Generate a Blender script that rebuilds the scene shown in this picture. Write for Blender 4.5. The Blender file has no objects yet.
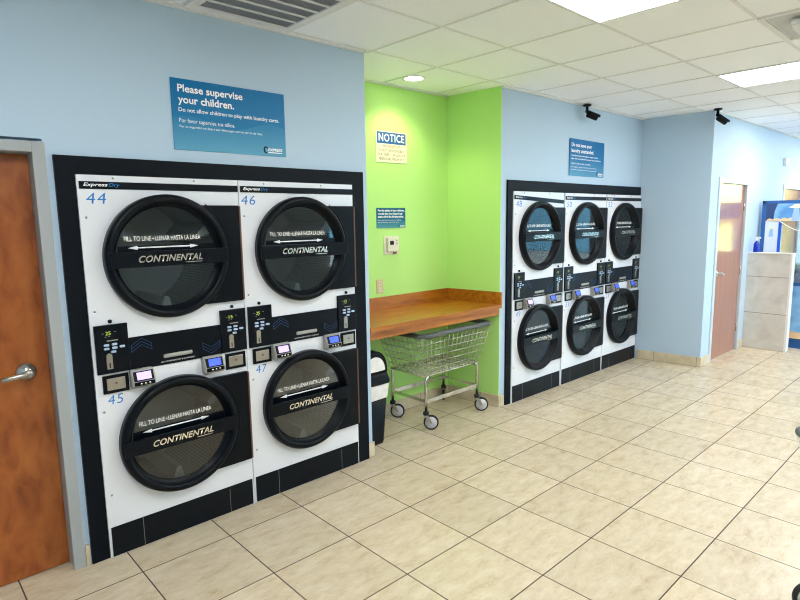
import bpy, bmesh, math, random
from mathutils import Vector, Matrix
random.seed(7)
PI = math.pi
scene = bpy.context.scene
COL = scene.collection

# ------------------------------------------------------------------ colours and materials
def lin(c):
    return tuple(((v / 255) / 12.92 if v / 255 <= .04045 else ((v / 255 + .055) / 1.055) ** 2.4) for v in c) + (1,)

def mat(name, rgb, rough=.5, metal=0., spec=.5, coat=0., emit=0., emit_rgb=None, coat_rough=.05):
    m = bpy.data.materials.new(name); m.use_nodes = True
    b = m.node_tree.nodes['Principled BSDF']
    b.inputs['Base Color'].default_value = lin(rgb)
    b.inputs['Roughness'].default_value = rough
    b.inputs['Metallic'].default_value = metal
    b.inputs['Specular IOR Level'].default_value = spec
    b.inputs['Coat Weight'].default_value = coat
    b.inputs['Coat Roughness'].default_value = coat_rough
    if emit:
        b.inputs['Emission Color'].default_value = lin(emit_rgb or rgb)
        b.inputs['Emission Strength'].default_value = emit
    return m

def N(m, t, **kw):
    n = m.node_tree.nodes.new(t)
    for k, v in kw.items():
        if k.startswith('i_'):
            n.inputs[k[2:].replace('_', ' ')].default_value = v
        else:
            setattr(n, k, v)
    return n

def link(m, a, b): m.node_tree.links.new(a, b)
def bsdf(m): return m.node_tree.nodes['Principled BSDF']

def ramp(m, stops):
    r = N(m, 'ShaderNodeValToRGB'); e = r.color_ramp.elements
    while len(e) < len(stops): e.new(.5)
    for el, (p, c) in zip(e, stops): el.position = p; el.color = lin(c)
    return r

def add_bump(m, scale, strength, detail=4, dist=.002):
    tc = N(m, 'ShaderNodeTexCoord'); n = N(m, 'ShaderNodeTexNoise', i_Scale=scale, i_Detail=detail)
    link(m, tc.outputs['Object'], n.inputs['Vector'])
    b = N(m, 'ShaderNodeBump', i_Strength=strength, i_Distance=dist)
    link(m, n.outputs['Fac'], b.inputs['Height']); link(m, b.outputs['Normal'], bsdf(m).inputs['Normal'])

def paint(name, rgb, rough=.55):
    m = mat(name, rgb, rough, spec=.35); add_bump(m, 160, .12); return m

def noise_mat(name, stops, scale, rough, stretch=(1, 1, 1), detail=6, coat=0., metal=0., distort=0., bump=0.):
    m = mat(name, stops[0][1], rough, metal=metal, coat=coat)
    tc = N(m, 'ShaderNodeTexCoord'); mp = N(m, 'ShaderNodeMapping'); mp.inputs['Scale'].default_value = stretch
    n = N(m, 'ShaderNodeTexNoise', i_Scale=scale, i_Detail=detail, i_Distortion=distort)
    link(m, tc.outputs['Object'], mp.inputs['Vector']); link(m, mp.outputs['Vector'], n.inputs['Vector'])
    r = ramp(m, stops); link(m, n.outputs['Fac'], r.inputs['Fac']); link(m, r.outputs['Color'], bsdf(m).inputs['Base Color'])
    if bump:
        b = N(m, 'ShaderNodeBump', i_Strength=bump, i_Distance=.002)
        link(m, n.outputs['Fac'], b.inputs['Height']); link(m, b.outputs['Normal'], bsdf(m).inputs['Normal'])
    return m

def tile_floor():
    m = mat('floor_tile', (205, 192, 168), .3, coat=.0)
    tc = N(m, 'ShaderNodeTexCoord'); mp = N(m, 'ShaderNodeMapping')
    s = 1 / .4572; mp.inputs['Scale'].default_value = (s, s, s)
    link(m, tc.outputs['Object'], mp.inputs['Vector'])
    br = N(m, 'ShaderNodeTexBrick', offset=0., squash=1.)
    br.inputs['Scale'].default_value = 1.; br.inputs['Brick Width'].default_value = 1.; br.inputs['Row Height'].default_value = 1.
    br.inputs['Mortar Size'].default_value = .0075; br.inputs['Mortar Smooth'].default_value = .15
    br.inputs['Color1'].default_value = (.0, .0, .0, 1); br.inputs['Color2'].default_value = (1, 1, 1, 1); br.inputs['Mortar'].default_value = (.5, .5, .5, 1)
    link(m, mp.outputs['Vector'], br.inputs['Vector'])
    sep = N(m, 'ShaderNodeSeparateColor'); link(m, br.outputs['Color'], sep.inputs['Color'])
    # offset the veining of every tile by its own random value
    add = N(m, 'ShaderNodeVectorMath', operation='MULTIPLY_ADD')
    link(m, br.outputs['Color'], add.inputs[0]); add.inputs[1].default_value = (7.3, 3.1, 5.7)
    link(m, tc.outputs['Object'], add.inputs[2])
    mp2 = N(m, 'ShaderNodeMapping'); mp2.inputs['Scale'].default_value = (5, 11, 3); link(m, add.outputs[0], mp2.inputs['Vector'])
    n1 = N(m, 'ShaderNodeTexNoise', i_Scale=1.5, i_Detail=10, i_Roughness=.72, i_Distortion=.25); link(m, mp2.outputs['Vector'], n1.inputs['Vector'])
    r = ramp(m, [(.3, (186, 166, 136)), (.44, (203, 187, 159)), (.57, (211, 197, 171)), (.74, (221, 209, 187))])
    link(m, n1.outputs['Fac'], r.inputs['Fac'])
    hv = N(m, 'ShaderNodeHueSaturation'); link(m, r.outputs['Color'], hv.inputs['Color'])
    mr = N(m, 'ShaderNodeMapRange'); mr.inputs['To Min'].default_value = .93; mr.inputs['To Max'].default_value = 1.04
    link(m, sep.outputs['Red'], mr.inputs['Value']); link(m, mr.outputs['Result'], hv.inputs['Value'])
    mx = N(m, 'ShaderNodeMix', data_type='RGBA'); link(m, br.outputs['Fac'], mx.inputs['Factor'])
    link(m, hv.outputs['Color'], mx.inputs['A']); mx.inputs['B'].default_value = lin((74, 62, 52))
    link(m, mx.outputs['Result'], bsdf(m).inputs['Base Color'])
    ro = N(m, 'ShaderNodeMapRange'); ro.inputs['To Min'].default_value = .26; ro.inputs['To Max'].default_value = .8
    link(m, br.outputs['Fac'], ro.inputs['Value']); link(m, ro.outputs['Result'], bsdf(m).inputs['Roughness'])
    b = N(m, 'ShaderNodeBump', i_Strength=.5, i_Distance=.002, invert=True); link(m, br.outputs['Fac'], b.inputs['Height']); link(m, b.outputs['Normal'], bsdf(m).inputs['Normal'])
    return m

def wall_tile(name, stops, w, h, ox=0., axis='XZ', joint=.003):
    """stone tile with joints; the coordinates run along X or Y and up Z"""
    m = mat(name, stops[0][1], .35)
    tc = N(m, 'ShaderNodeTexCoord'); sp = N(m, 'ShaderNodeSeparateXYZ'); link(m, tc.outputs['Object'], sp.inputs['Vector'])
    cb = N(m, 'ShaderNodeCombineXYZ'); link(m, sp.outputs['X' if axis[0] == 'X' else 'Y'], cb.inputs['X']); link(m, sp.outputs['Z'], cb.inputs['Y'])
    mp = N(m, 'ShaderNodeMapping'); mp.inputs['Location'].default_value = (ox, 0, 0); link(m, cb.outputs['Vector'], mp.inputs['Vector'])
    br = N(m, 'ShaderNodeTexBrick', offset=0., squash=1.)
    br.inputs['Scale'].default_value = 1.; br.inputs['Brick Width'].default_value = w; br.inputs['Row Height'].default_value = h
    br.inputs['Mortar Size'].default_value = joint
    link(m, mp.outputs['Vector'], br.inputs['Vector'])
    n = N(m, 'ShaderNodeTexNoise', i_Scale=6., i_Detail=8., i_Distortion=.8); link(m, tc.outputs['Object'], n.inputs['Vector'])
    r = ramp(m, stops); link(m, n.outputs['Fac'], r.inputs['Fac'])
    mx = N(m, 'ShaderNodeMix', data_type='RGBA'); link(m, br.outputs['Fac'], mx.inputs['Factor'])
    link(m, r.outputs['Color'], mx.inputs['A']); mx.inputs['B'].default_value = lin((150, 138, 118))
    link(m, mx.outputs['Result'], bsdf(m).inputs['Base Color'])
    return m

def dryer_glass(name, tint, ior=1.5):
    m = bpy.data.materials.new(name); m.use_nodes = True; nt = m.node_tree; nt.nodes.clear()
    out = N(m, 'ShaderNodeOutputMaterial'); mix = N(m, 'ShaderNodeMixShader')
    tr = N(m, 'ShaderNodeBsdfTransparent'); tr.inputs['Color'].default_value = lin(tint)
    gl = N(m, 'ShaderNodeBsdfGlossy'); gl.inputs['Roughness'].default_value = .03
    fr = N(m, 'ShaderNodeFresnel'); fr.inputs['IOR'].default_value = ior
    link(m, fr.outputs[0], mix.inputs[0]); link(m, tr.outputs[0], mix.inputs[1]); link(m, gl.outputs[0], mix.inputs[2]); link(m, mix.outputs[0], out.inputs[0])
    return m

def drum_metal():
    """steel sheet punched with rows of holes running round the drum (object origin on the drum axis)"""
    m = mat('perforated_steel', (150, 152, 150), .42, metal=.2)
    tc = N(m, 'ShaderNodeTexCoord'); sp = N(m, 'ShaderNodeSeparateXYZ'); link(m, tc.outputs['Object'], sp.inputs['Vector'])
    at = N(m, 'ShaderNodeMath', operation='ARCTAN2'); link(m, sp.outputs['X'], at.inputs[0]); link(m, sp.outputs['Z'], at.inputs[1])
    mu = N(m, 'ShaderNodeMath', operation='MULTIPLY'); link(m, at.outputs[0], mu.inputs[0]); mu.inputs[1].default_value = .292
    cb = N(m, 'ShaderNodeCombineXYZ'); link(m, mu.outputs[0], cb.inputs['X']); link(m, sp.outputs['Y'], cb.inputs['Y'])
    v = N(m, 'ShaderNodeTexVoronoi', voronoi_dimensions='2D', i_Scale=62., i_Randomness=0.); link(m, cb.outputs['Vector'], v.inputs['Vector'])
    r = ramp(m, [(.2, (60, 62, 62)), (.3, (150, 156, 158))]); link(m, v.outputs['Distance'], r.inputs['Fac'])
    link(m, r.outputs['Color'], bsdf(m).inputs['Base Color']); return m

def sign_print(name, z0, z1, top, low, wave=True):
    """printed sign face: deep blue with a paler wave along the foot"""
    m = mat(name, top, .4, spec=.2)
    tc = N(m, 'ShaderNodeTexCoord'); sp = N(m, 'ShaderNodeSeparateXYZ'); link(m, tc.outputs['Object'], sp.inputs['Vector'])
    mr = N(m, 'ShaderNodeMapRange'); mr.inputs['From Min'].default_value = z0; mr.inputs['From Max'].default_value = z1
    link(m, sp.outputs['Z'], mr.inputs['Value'])
    body = ramp(m, [(0, tuple(int(a * .6 + b * .4) for a, b in zip(top, low))), (.9, top)]); link(m, mr.outputs['Result'], body.inputs['Fac'])
    foot = ramp(m, [(.0, low), (.55, tuple(int(a * .78 + b * .22) for a, b in zip(top, low)))]); link(m, mr.outputs['Result'], foot.inputs['Fac'])
    w = (z1 - z0)
    sn = N(m, 'ShaderNodeMath', operation='MULTIPLY'); link(m, sp.outputs['X'], sn.inputs[0]); sn.inputs[1].default_value = 2 * PI / (w * 1.35)
    s2 = N(m, 'ShaderNodeMath', operation='COSINE'); link(m, sn.outputs[0], s2.inputs[0])
    s3 = N(m, 'ShaderNodeMath', operation='MULTIPLY_ADD'); link(m, s2.outputs[0], s3.inputs[0]); s3.inputs[1].default_value = .075; s3.inputs[2].default_value = .42
    lt = N(m, 'ShaderNodeMath', operation='LESS_THAN'); link(m, mr.outputs['Result'], lt.inputs[0]); link(m, s3.outputs[0], lt.inputs[1])
    mx = N(m, 'ShaderNodeMix', data_type='RGBA'); link(m, lt.outputs[0], mx.inputs['Factor']); link(m, body.outputs['Color'], mx.inputs['A']); link(m, foot.outputs['Color'], mx.inputs['B'])
    link(m, mx.outputs['Result'], bsdf(m).inputs['Base Color']); return m

M = dict(
    blue=paint('pale_blue_paint', (184, 208, 228)),
    green=paint('lime_green_paint', (188, 237, 136)),
    south=paint('muted_grey_paint', (126, 138, 144)),
    yellow=mat('yellow_reflection_wall', (250, 230, 140), .8),
    white=mat('white_enamel', (230, 234, 240), .3, coat=.2),
    black=mat('black_enamel', (4, 12, 20), .4, spec=.2),
    frame=mat('black_laminate', (4, 13, 22), .5, spec=.15),
    plastic=mat('black_plastic', (3, 10, 18), .38, spec=.18),
    panel=mat('black_gloss_panel', (4, 11, 20), .3, spec=.2),
    rust=mat('brown_hinge_metal', (112, 82, 66), .5, metal=.4),
    chrome=mat('chrome', (205, 205, 200), .16, metal=1.),
    wire=mat('zinc_wire', (200, 200, 186), .32, metal=.6),
    logo=mat('silver_lettering', (225, 220, 205), .22, metal=.75),
    steel=mat('brushed_steel', (176, 173, 166), .32, metal=.9),
    grey=mat('grey_plastic', (165, 165, 160), .4),
    grail=mat('grey_rubber_rail', (92, 98, 98), .5),
    print_white=mat('white_print', (250, 252, 252), .5),
    print_blue=mat('blue_print', (16, 122, 200), .5),
    chev=mat('blue_outline_print', (42, 88, 140), .5),
    digit=mat('green_digits', (165, 190, 70), .5, emit=.6),
    screen_b=mat('blue_screen', (50, 80, 240), .3, emit=1.0),
    screen_p=mat('lavender_screen', (190, 160, 235), .3, emit=.9),
    key=mat('pale_blue_key', (190, 212, 235), .4),
    ceil=noise_mat('ceiling_tile', [(.35, (243, 247, 253)), (.65, (248, 251, 255))], 90, .9, bump=.15),
    tbar=mat('ceiling_bar_paint', (228, 230, 230), .6),
    whitepaint=mat('white_paint', (226, 228, 228), .5),
    jamb=mat('grey_jamb_paint', (164, 170, 172), .4),
    jamb_blue=mat('pale_jamb_paint', (188, 202, 212), .4),
    tan=mat('tan_plastic', (216, 196, 150), .5),
    ivory=mat('ivory_plastic', (226, 222, 204), .5),
    bag=noise_mat('white_bin_bag', [(.3, (228, 226, 222)), (.7, (246, 244, 242))], 25, .45, bump=.6),
    rubber=mat('black_rubber', (24, 26, 28), .6),
    hub=mat('grey_wheel_plastic', (212, 214, 222), .45),
    floor=tile_floor(),
    base_x=wall_tile('baseboard_tile', [(.3, (196, 180, 148)), (.7, (222, 210, 184))], .4572, 5., .0, 'XZ'),
    base_y=wall_tile('baseboard_tile_side', [(.3, (196, 180, 148)), (.7, (222, 210, 184))], .4572, 5., .0, 'YZ'),
    half=wall_tile('half_wall_tile', [(.3, (196, 193, 184)), (.7, (216, 213, 206))], 3., .4572, 1., 'YZ', .004),
    door=noise_mat('varnished_birch', [(.28, (122, 58, 20)), (.44, (152, 80, 30)), (.56, (166, 92, 38)), (.74, (178, 104, 48))], 9, .35, (1.6, 1, .7), 13, .15, distort=.35),
    door_red=noise_mat('varnished_red_oak', [(.3, (146, 90, 76)), (.7, (164, 108, 92))], 4, .3, (5, 1, .35), 8, 1.),
    oak=noise_mat('oak_laminate', [(.3, (140, 78, 8)), (.5, (170, 100, 14)), (.7, (186, 116, 20))], 6, .35, (.7, 5, 5), 8, .2, distort=.6),
    drum=drum_metal(), drum_back=mat('galvanised_steel', (150, 156, 158), .42, metal=.1),
    glass=dryer_glass('smoked_glass', (245, 248, 248), 1.5),
    clear=dryer_glass('clear_glass', (245, 248, 248), 1.45),
    lens=mat('lens_glass', (8, 8, 10), .08, coat=1.),
    grille=mat('vent_mesh', (196, 198, 200), .6), louvre=mat('louvre_grey', (128, 132, 138), .6), dark=mat('duct_dark', (40, 42, 46), .8),
    troffer=mat('light_diffuser', (255, 255, 255), .6, emit=11.5, emit_rgb=(250, 252, 255)),
    downlight=mat('downlight_lens', (255, 255, 255), .6, emit=14., emit_rgb=(255, 248, 225)),
    sign=sign_print('sign_print', 2.065, 2.424, (0, 112, 170), (96, 164, 196)),
    notice=mat('cream_sign', (240, 236, 205), .5), notice_blue=mat('sign_blue', (20, 92, 160), .5), brown_print=mat('brown_print', (98, 82, 52), .6),
    cabinet=mat('navy_cabinet', (34, 92, 158), .35, coat=.2), post=mat('bright_blue_post', (30, 92, 210), .3),
    art=noise_mat('blue_art_print', [(.35, (90, 150, 210)), (.55, (150, 200, 238)), (.7, (110, 170, 225))], 3, .3),
    sand=mat('orange_art_print', (242, 205, 160), .4), saucer=mat('pale_art_print', (238, 238, 205), .4), sideart=mat('pale_side_print', (226, 234, 248), .4), beam=mat('beam_art_print', (160, 196, 240), .4),
    night=mat('night_art_print', (48, 72, 120), .4), backdrop=mat('pale_yellow_panel', (250, 240, 180), .5),
    bottle=mat('blue_bottle', (16, 44, 170), .2), toy_g=mat('green_plush', (150, 200, 160), .9), toy_b=mat('blue_plush', (70, 120, 215), .9), toy_w=mat('white_plush', (225, 228, 238), .9), toy_o=mat('orange_plush', (235, 185, 130), .9),
    teal=mat('teal_reflection_wall', (96, 150, 175), .8), asphalt=mat('pavement', (150, 150, 146), .9),
)

bsdf(M['door_red']).inputs['Coat Roughness'].default_value = .15
# ------------------------------------------------------------------ mesh helpers
class MB:
    def __init__(s): s.bm = bmesh.new()
    def poly(s, pts, smooth=False):
        f = s.bm.faces.new([s.bm.verts.new(p) for p in pts]); f.smooth = smooth; return f
    def box(s, x0, x1, y0, y1, z0, z1, bev=0., seg=2):
        v = [s.bm.verts.new(p) for p in ((x0, y0, z0), (x1, y0, z0), (x1, y1, z0), (x0, y1, z0), (x0, y0, z1), (x1, y0, z1), (x1, y1, z1), (x0, y1, z1))]
        fs = [s.bm.faces.new([v[i] for i in q]) for q in ((3, 2, 1, 0), (4, 5, 6, 7), (0, 1, 5, 4), (1, 2, 6, 5), (2, 3, 7, 6), (3, 0, 4, 7))]
        if bev:
            ed = list({e for f in fs for e in f.edges}); bmesh.ops.bevel(s.bm, geom=ed, offset=bev, segments=seg, affect='EDGES', profile=.5)
        return s
    def prism(s, pts, d):
        """closed outline pts (3-D, planar) pushed along vector d"""
        a = [s.bm.verts.new(p) for p in pts]; b = [s.bm.verts.new(Vector(p) + Vector(d)) for p in pts]; n = len(pts)
        s.bm.faces.new(a[::-1]); s.bm.faces.new(b)
        for i in range(n): s.bm.faces.new((a[i], a[(i + 1) % n], b[(i + 1) % n], b[i]))
        return s
    def lathe(s, prof, center=(0, 0, 0), axis='Z', n=48, close=False, smooth=True, scale=(1, 1)):
        """profile of (radius, height) about an axis"""
        rings = []
        for r, h in prof:
            ring = []
            for i in range(n):
                a = 2 * PI * i / n; u, w = r * math.cos(a) * scale[0], r * math.sin(a) * scale[1]
                p = (u, w, h) if axis == 'Z' else ((u, h, w) if axis == 'Y' else (h, u, w))
                ring.append(s.bm.verts.new(Vector(p) + Vector(center)))
            rings.append(ring)
        m = len(rings)
        for k in range(m if close else m - 1):
            A, B = rings[k], rings[(k + 1) % m]
            for i in range(n):
                f = s.bm.faces.new((A[i], A[(i + 1) % n], B[(i + 1) % n], B[i])); f.smooth = smooth
        if not close:
            for ring, (r, h) in ((rings[0], prof[0]), (rings[-1], prof[-1])):
                if r > 1e-5: s.bm.faces.new(ring)
        return s
    def tube(s, path, r, n=8, cyclic=False, caps=True):
        P = [Vector(p) for p in path]; m = len(P); rings = []
        up = None
        for i in range(m):
            if cyclic: t = (P[(i + 1) % m] - P[i - 1])
            else: t = P[min(i + 1, m - 1)] - P[max(i - 1, 0)]
            t.normalize()
            if up is None:
                up = Vector((0, 0, 1)) if abs(t.z) < .9 else Vector((1, 0, 0))
            a = t.cross(up)
            if a.length < 1e-4: a = t.orthogonal()
            a.normalize(); b = a.cross(t); b.normalize(); up = b
            rings.append([s.bm.verts.new(P[i] + (a * math.cos(2 * PI * k / n) + b * math.sin(2 * PI * k / n)) * r) for k in range(n)])
        for i in range(m if cyclic else m - 1):
            A, B = rings[i], rings[(i + 1) % m]
            for k in range(n):
                f = s.bm.faces.new((A[k], A[(k + 1) % n], B[(k + 1) % n], B[k])); f.smooth = n > 4
        if not cyclic and caps: s.bm.faces.new(rings[0][::-1]); s.bm.faces.new(rings[-1])
        return s
    def ball(s, c, r, sc=(1, 1, 1), n=16):
        q = bmesh.ops.create_uvsphere(s.bm, u_segments=n, v_segments=n // 2 + 2, radius=r, matrix=Matrix.Translation(c) @ Matrix.Diagonal((*sc, 1)))
        for v in q['verts']:
            for f in v.link_faces: f.smooth = True
        return s
    def add_mesh(s, me, mx):
        t = bmesh.new(); t.from_mesh(me); t.transform(mx); tmp = bpy.data.meshes.new('t'); t.to_mesh(tmp); s.bm.from_mesh(tmp); t.free(); bpy.data.meshes.remove(tmp); return s
    def build(s, name, m, parent=None, loc=None, rot=None):
        bmesh.ops.recalc_face_normals(s.bm, faces=s.bm.faces[:])
        me = bpy.data.meshes.new(name); s.bm.to_mesh(me); s.bm.free()
        me.materials.append(m)
        o = bpy.data.objects.new(name, me); COL.objects.link(o)
        if parent: o.parent = parent
        if loc is not None: o.location = loc
        if rot is not None: o.rotation_euler = rot
        return o

def thing(name, label, cat, loc=(0, 0, 0), rz=0., group=None):
    o = bpy.data.objects.new(name, None); COL.objects.link(o); o.empty_display_size = .1
    o.location = loc; o.rotation_euler = (0, 0, rz); o['label'] = label; o['category'] = cat
    if group: o['group'] = group
    return o

def tag(o, label, cat, group=None):
    o['label'] = label; o['category'] = cat
    if group: o['group'] = group
    return o

def struct(mb, name, m, label=None):
    o = mb.build(name, m); o['kind'] = 'structure'
    if label: o['label'] = label
    return o

def copy_tree(o, parent=None):
    c = o.copy(); COL.objects.link(c)
    if parent: c.parent = parent
    for ch in list(o.children): copy_tree(ch, c)
    return c

TEXT_CACHE = {}
def text_mesh(body, shear=0., bold=0., spacing=1., align='LEFT', line=1.):
    k = (body, shear, bold, spacing, align, line)
    if k not in TEXT_CACHE:
        cu = bpy.data.curves.new('t', 'FONT'); cu.body = body; cu.size = 1; cu.shear = shear; cu.offset = bold; cu.space_character = spacing
        cu.align_x = align; cu.space_line = line; cu.extrude = 0.; cu.resolution_u = 3
        ob = bpy.data.objects.new('t', cu); COL.objects.link(ob)
        bpy.context.view_layer.update()
        dg = bpy.context.evaluated_depsgraph_get()
        me = bpy.data.meshes.new_from_object(ob.evaluated_get(dg))
        COL.objects.unlink(ob); bpy.data.objects.remove(ob); bpy.data.curves.remove(cu)
        TEXT_CACHE[k] = me
    return TEXT_CACHE[k]

def letter(mb, body, x0, x1, z0, z1, y, **kw):
    """lettering that faces -Y, fitted into the given box; one thin solid skin"""
    me = text_mesh(body, **kw)
    xs = [v.co.x for v in me.vertices]; ys = [v.co.y for v in me.vertices]
    ax, bx, ay, by = min(xs), max(xs), min(ys), max(ys)
    sx = (x1 - x0) / (bx - ax); sz = (z1 - z0) / (by - ay)
    mx = Matrix(((sx, 0, 0, x0 - ax * sx), (0, 0, -1, y), (0, sz, 0, z0 - ay * sz), (0, 0, 0, 1)))
    return mb.add_mesh(me, mx)

# ------------------------------------------------------------------ measures of the room
ZC = 2.777                    # ceiling height
GX, GY, GS = 1.7198, .2104, .6221   # ceiling grid: one crossing and its spacing
YL, YC, YR = .258, .275, -.49  # left wall, wall of the far dryers, wall with the red door
XE, YS, XW = 12.0, -6.5, -2.5
XA0, XA1, XAB, YA = 1.69, 3.19, 3.13, .83
def yc(x): return .275 - .0122 * (x - 3.19)     # the far dryers' wall runs a little off square
def xa(y): return XA1 + (XAB - XA1) * (y - .275) / (YA - .275)   # folding alcove

# ------------------------------------------------------------------ shell
struct(MB().box(XW, XE, YS, 1.2, -.1, 0), 'floor', M['floor'])
struct(MB().box(XW - .2, XE + .2, YS - .2, 1.2, ZC, ZC + .1), 'ceiling', M['ceil'])
b = MB()
gx = [GX + GS * k for k in range(-6, 17)]; gy = [GY - GS * k for k in range(0, 11)]
for x in gx: b.box(x - .009, x + .009, YS, YL - .002 if x < 1.73 else (.22 if x < 5.75 else -.5), ZC - .004, ZC + .001)
for y in gy: b.box(XW, 5.76 if y > -.5 else XE, y - .009, y + .009, ZC - .0038, ZC + .001)
for x in (GX + GS, GX + 2 * GS): b.box(x - .009, x + .009, YL - .06, YA, ZC - .0042, ZC + .001)
b.box(XA0, XAB, GY + GS - .012, min(GY + GS + .012, YA), ZC - .0039, ZC + .001)
struct(b, 'ceiling_grid', M['tbar'])
b = MB()   # angle strips where the ceiling meets the walls
b.box(XW, XA0, YL - .022, YL - .001, ZC - .012, ZC); b.prism([(XA1, yc(XA1) - .022, ZC - .012), (5.78, yc(5.78) - .022, ZC - .012), (5.78, yc(5.78) - .001, ZC - .012), (XA1, yc(XA1) - .001, ZC - .012)], (0, 0, .012))
b.box(XA0, XAB, YA - .022, YA - .001, ZC - .012, ZC); b.box(5.87, XE, YR - .022, YR - .001, ZC - .012, ZC)
struct(b, 'trim_1', M['whitepaint'])

D1 = (-1.16, -.24)            # left door opening
b = MB(); T = .12
b.box(XW, D1[0] - .045, YL, YL + T, 0, ZC); b.box(D1[0] - .045, D1[1] + .045, YL, YL + T, 2.07, ZC)
b.box(D1[1] + .045, -.11, YL, YL + T, 0, ZC); b.box(-.11, 1.57, YL, YL + T, 1.945, ZC); b.box(1.57, XA0, YL, YA, 0, ZC)
struct(b, 'wall_left', M['blue'])
struct(MB().box(XA0 - .12, XAB + .008, YA, YA + .1, 0, ZC), 'wall_alcove', M['green'])
struct(MB().prism([(XA1, YC, 0), (XA1 + .006, YC, 0), (XAB + .006, YA, 0), (XAB, YA, 0)], (0, 0, ZC)), 'wall_alcove_side', M['green'])
b = MB(); b.prism([(XA1 + .006, YC, 0), (3.315, yc(3.315), 0), (3.315, 1.05, 0), (XAB + .01, 1.05, 0), (XAB + .006, YA, 0)], (0, 0, ZC))
b.prism([(3.315, yc(3.315), 1.945), (5.9, yc(5.9), 1.945), (5.9, yc(5.9) + T, 1.945), (3.315, yc(3.315) + T, 1.945)], (0, 0, ZC - 1.945))
struct(b, 'wall_center', M['blue'])
struct(MB().prism([(5.80, 1.05, 0), (5.78, .25, 0), (5.86, YR, 0), (5.99, YR, 0), (5.99, 1.05, 0)], (0, 0, ZC)), 'wall_side', M['blue'])
D2 = (6.16, 7.06); D3 = (8.72, 9.62)
b = MB(); b.box(5.99, D2[0] - .05, YR, YR + T, 0, ZC); b.box(D2[1] + .05, D3[0] - .05, YR, YR + T, 0, ZC); b.box(D3[1] + .05, XE, YR, YR + T, 0, ZC)
for d in (D2, D3): b.box(d[0] - .05, d[1] + .05, YR, YR + T, 2.08, ZC)
struct(b, 'wall_right', M['blue'])
struct(MB().box(XW - .15, XW, YS, YL + T, 0, ZC), 'wall_west', M['blue'])
struct(MB().box(XW, XE, 1.1, 1.2, 0, ZC), 'wall_back', M['south'])
# storefront walls that the photograph only shows as reflections
def glazed_wall(name, a0, a1, fixed, axis, holes, m):
    b = MB()
    def bx(u0, u1, z0, z1):
        if axis == 'Y': b.box(fixed, fixed + .15, u0, u1, z0, z1)
        else: b.box(u0, u1, fixed - .15, fixed, z0, z1)
    u = a0
    for h0, h1, z0, z1 in holes:
        bx(u, h0, 0, ZC); bx(h0, h1, 0, z0); bx(h0, h1, z1, ZC); u = h1
    bx(u, a1, 0, ZC)
    return struct(b, name, m)
HE = [(-6.2, -4.75, .1, 2.6), (-4.65, -3.2, .1, 2.6), (-3.1, -1.25, .1, 2.6)]
HS = [(6.2, 8.0, .1, 2.6), (8.1, 9.9, .1, 2.6), (10.0, 11.8, .1, 2.6)]
glazed_wall('wall_east', YS, 1.1, XE, 'Y', HE, M['south'])
glazed_wall('wall_south', XW, XE, YS, 'X', HS, M['south'])
n = 1
for h in HE:
    f = MB()
    for y0, y1 in ((h[0], h[0] + .05), (h[1] - .05, h[1])): f.box(XE + .03, XE + .1, y0, y1, h[2], h[3])
    for z0, z1 in ((h[2], h[2] + .06), (h[3] - .06, h[3]), (1.52, 1.9))[:3 if h[1] > -2 else 2]: f.box(XE + .03, XE + .1, h[0] + .05, h[1] - .05, z0, z1)  # wide middle bar added to darken a band in the doors' reflection
    w = struct(f, 'window_%d' % n, M['frame']); n += 1
    MB().box(XE + .06, XE + .066, h[0] + .05, h[1] - .05, h[2] + .06, h[3] - .06).build('pane', M['clear'], w)
for h in HS:
    f = MB()
    for y0, y1 in ((h[0], h[0] + .05), (h[1] - .05, h[1])): f.box(y0, y1, YS - .1, YS - .03, h[2], h[3])
    for z0, z1 in ((h[2], h[2] + .06), (h[3] - .06, h[3])): f.box(h[0] + .05, h[1] - .05, YS - .1, YS - .03, z0, z1)
    w = struct(f, 'window_%d' % n, M['frame']); n += 1
    MB().box(h[0] + .05, h[1] - .05, YS - .066, YS - .06, h[2] + .06, h[3] - .06).build('pane', M['clear'], w)
struct(MB().box(XE + .2, 30, -25, 12, -.15, -.02), 'ground', M['asphalt'])
struct(MB().box(XW, XE + .2, -25, YS - .2, -.15, -.02), 'ground_front', M['asphalt'])
struct(MB().box(19, 19.3, -5.6, 3, 0, 3.0), 'wall_added_yellow', M['yellow'])  # unseen yellow wall added to tint the doors' reflections
struct(MB().box(24, 24.3, -40, -5.6, 0, 9.0), 'wall_added_teal', M['teal'])  # unseen teal wall added for the far dryer glass to reflect

# baseboards of stone tile
def bb(name, x0, x1, y0, y1, m): struct(MB().box(x0, x1, y0, y1, 0, .108, .002), name, M[m])
bb('baseboard_left', D1[1] + .055, -.166, YL - .012, YL, 'base_x')
bb('baseboard_left_end', 1.65, XA0 + .012, YL - .012, YL, 'base_x')
bb('baseboard_alcove', XA0, XAB, YA - .012, YA, 'base_x')
struct(MB().prism([(XA1 - .012, YC, 0), (XA1, YC, 0), (XAB, YA - .012, 0), (XAB - .012, YA - .012, 0)], (0, 0, .108)), 'baseboard_alcove_side', M['base_y'])
bb('baseboard_center', XA1 - .012, 3.256, YC - .012, YC, 'base_x')
b = MB().prism([(5.785, .19, 0), (5.861, YR - .012, 0), (5.848, YR - .012, 0), (5.772, .19, 0)], (0, 0, .108)); struct(b, 'baseboard_side', M['base_y'])
bb('baseboard_right', 5.85, D2[0] - .056, YR - .012, YR, 'base_x')
bb('baseboard_right_end', D2[1] + .056, 7.28, YR - .012, YR, 'base_x')

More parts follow.
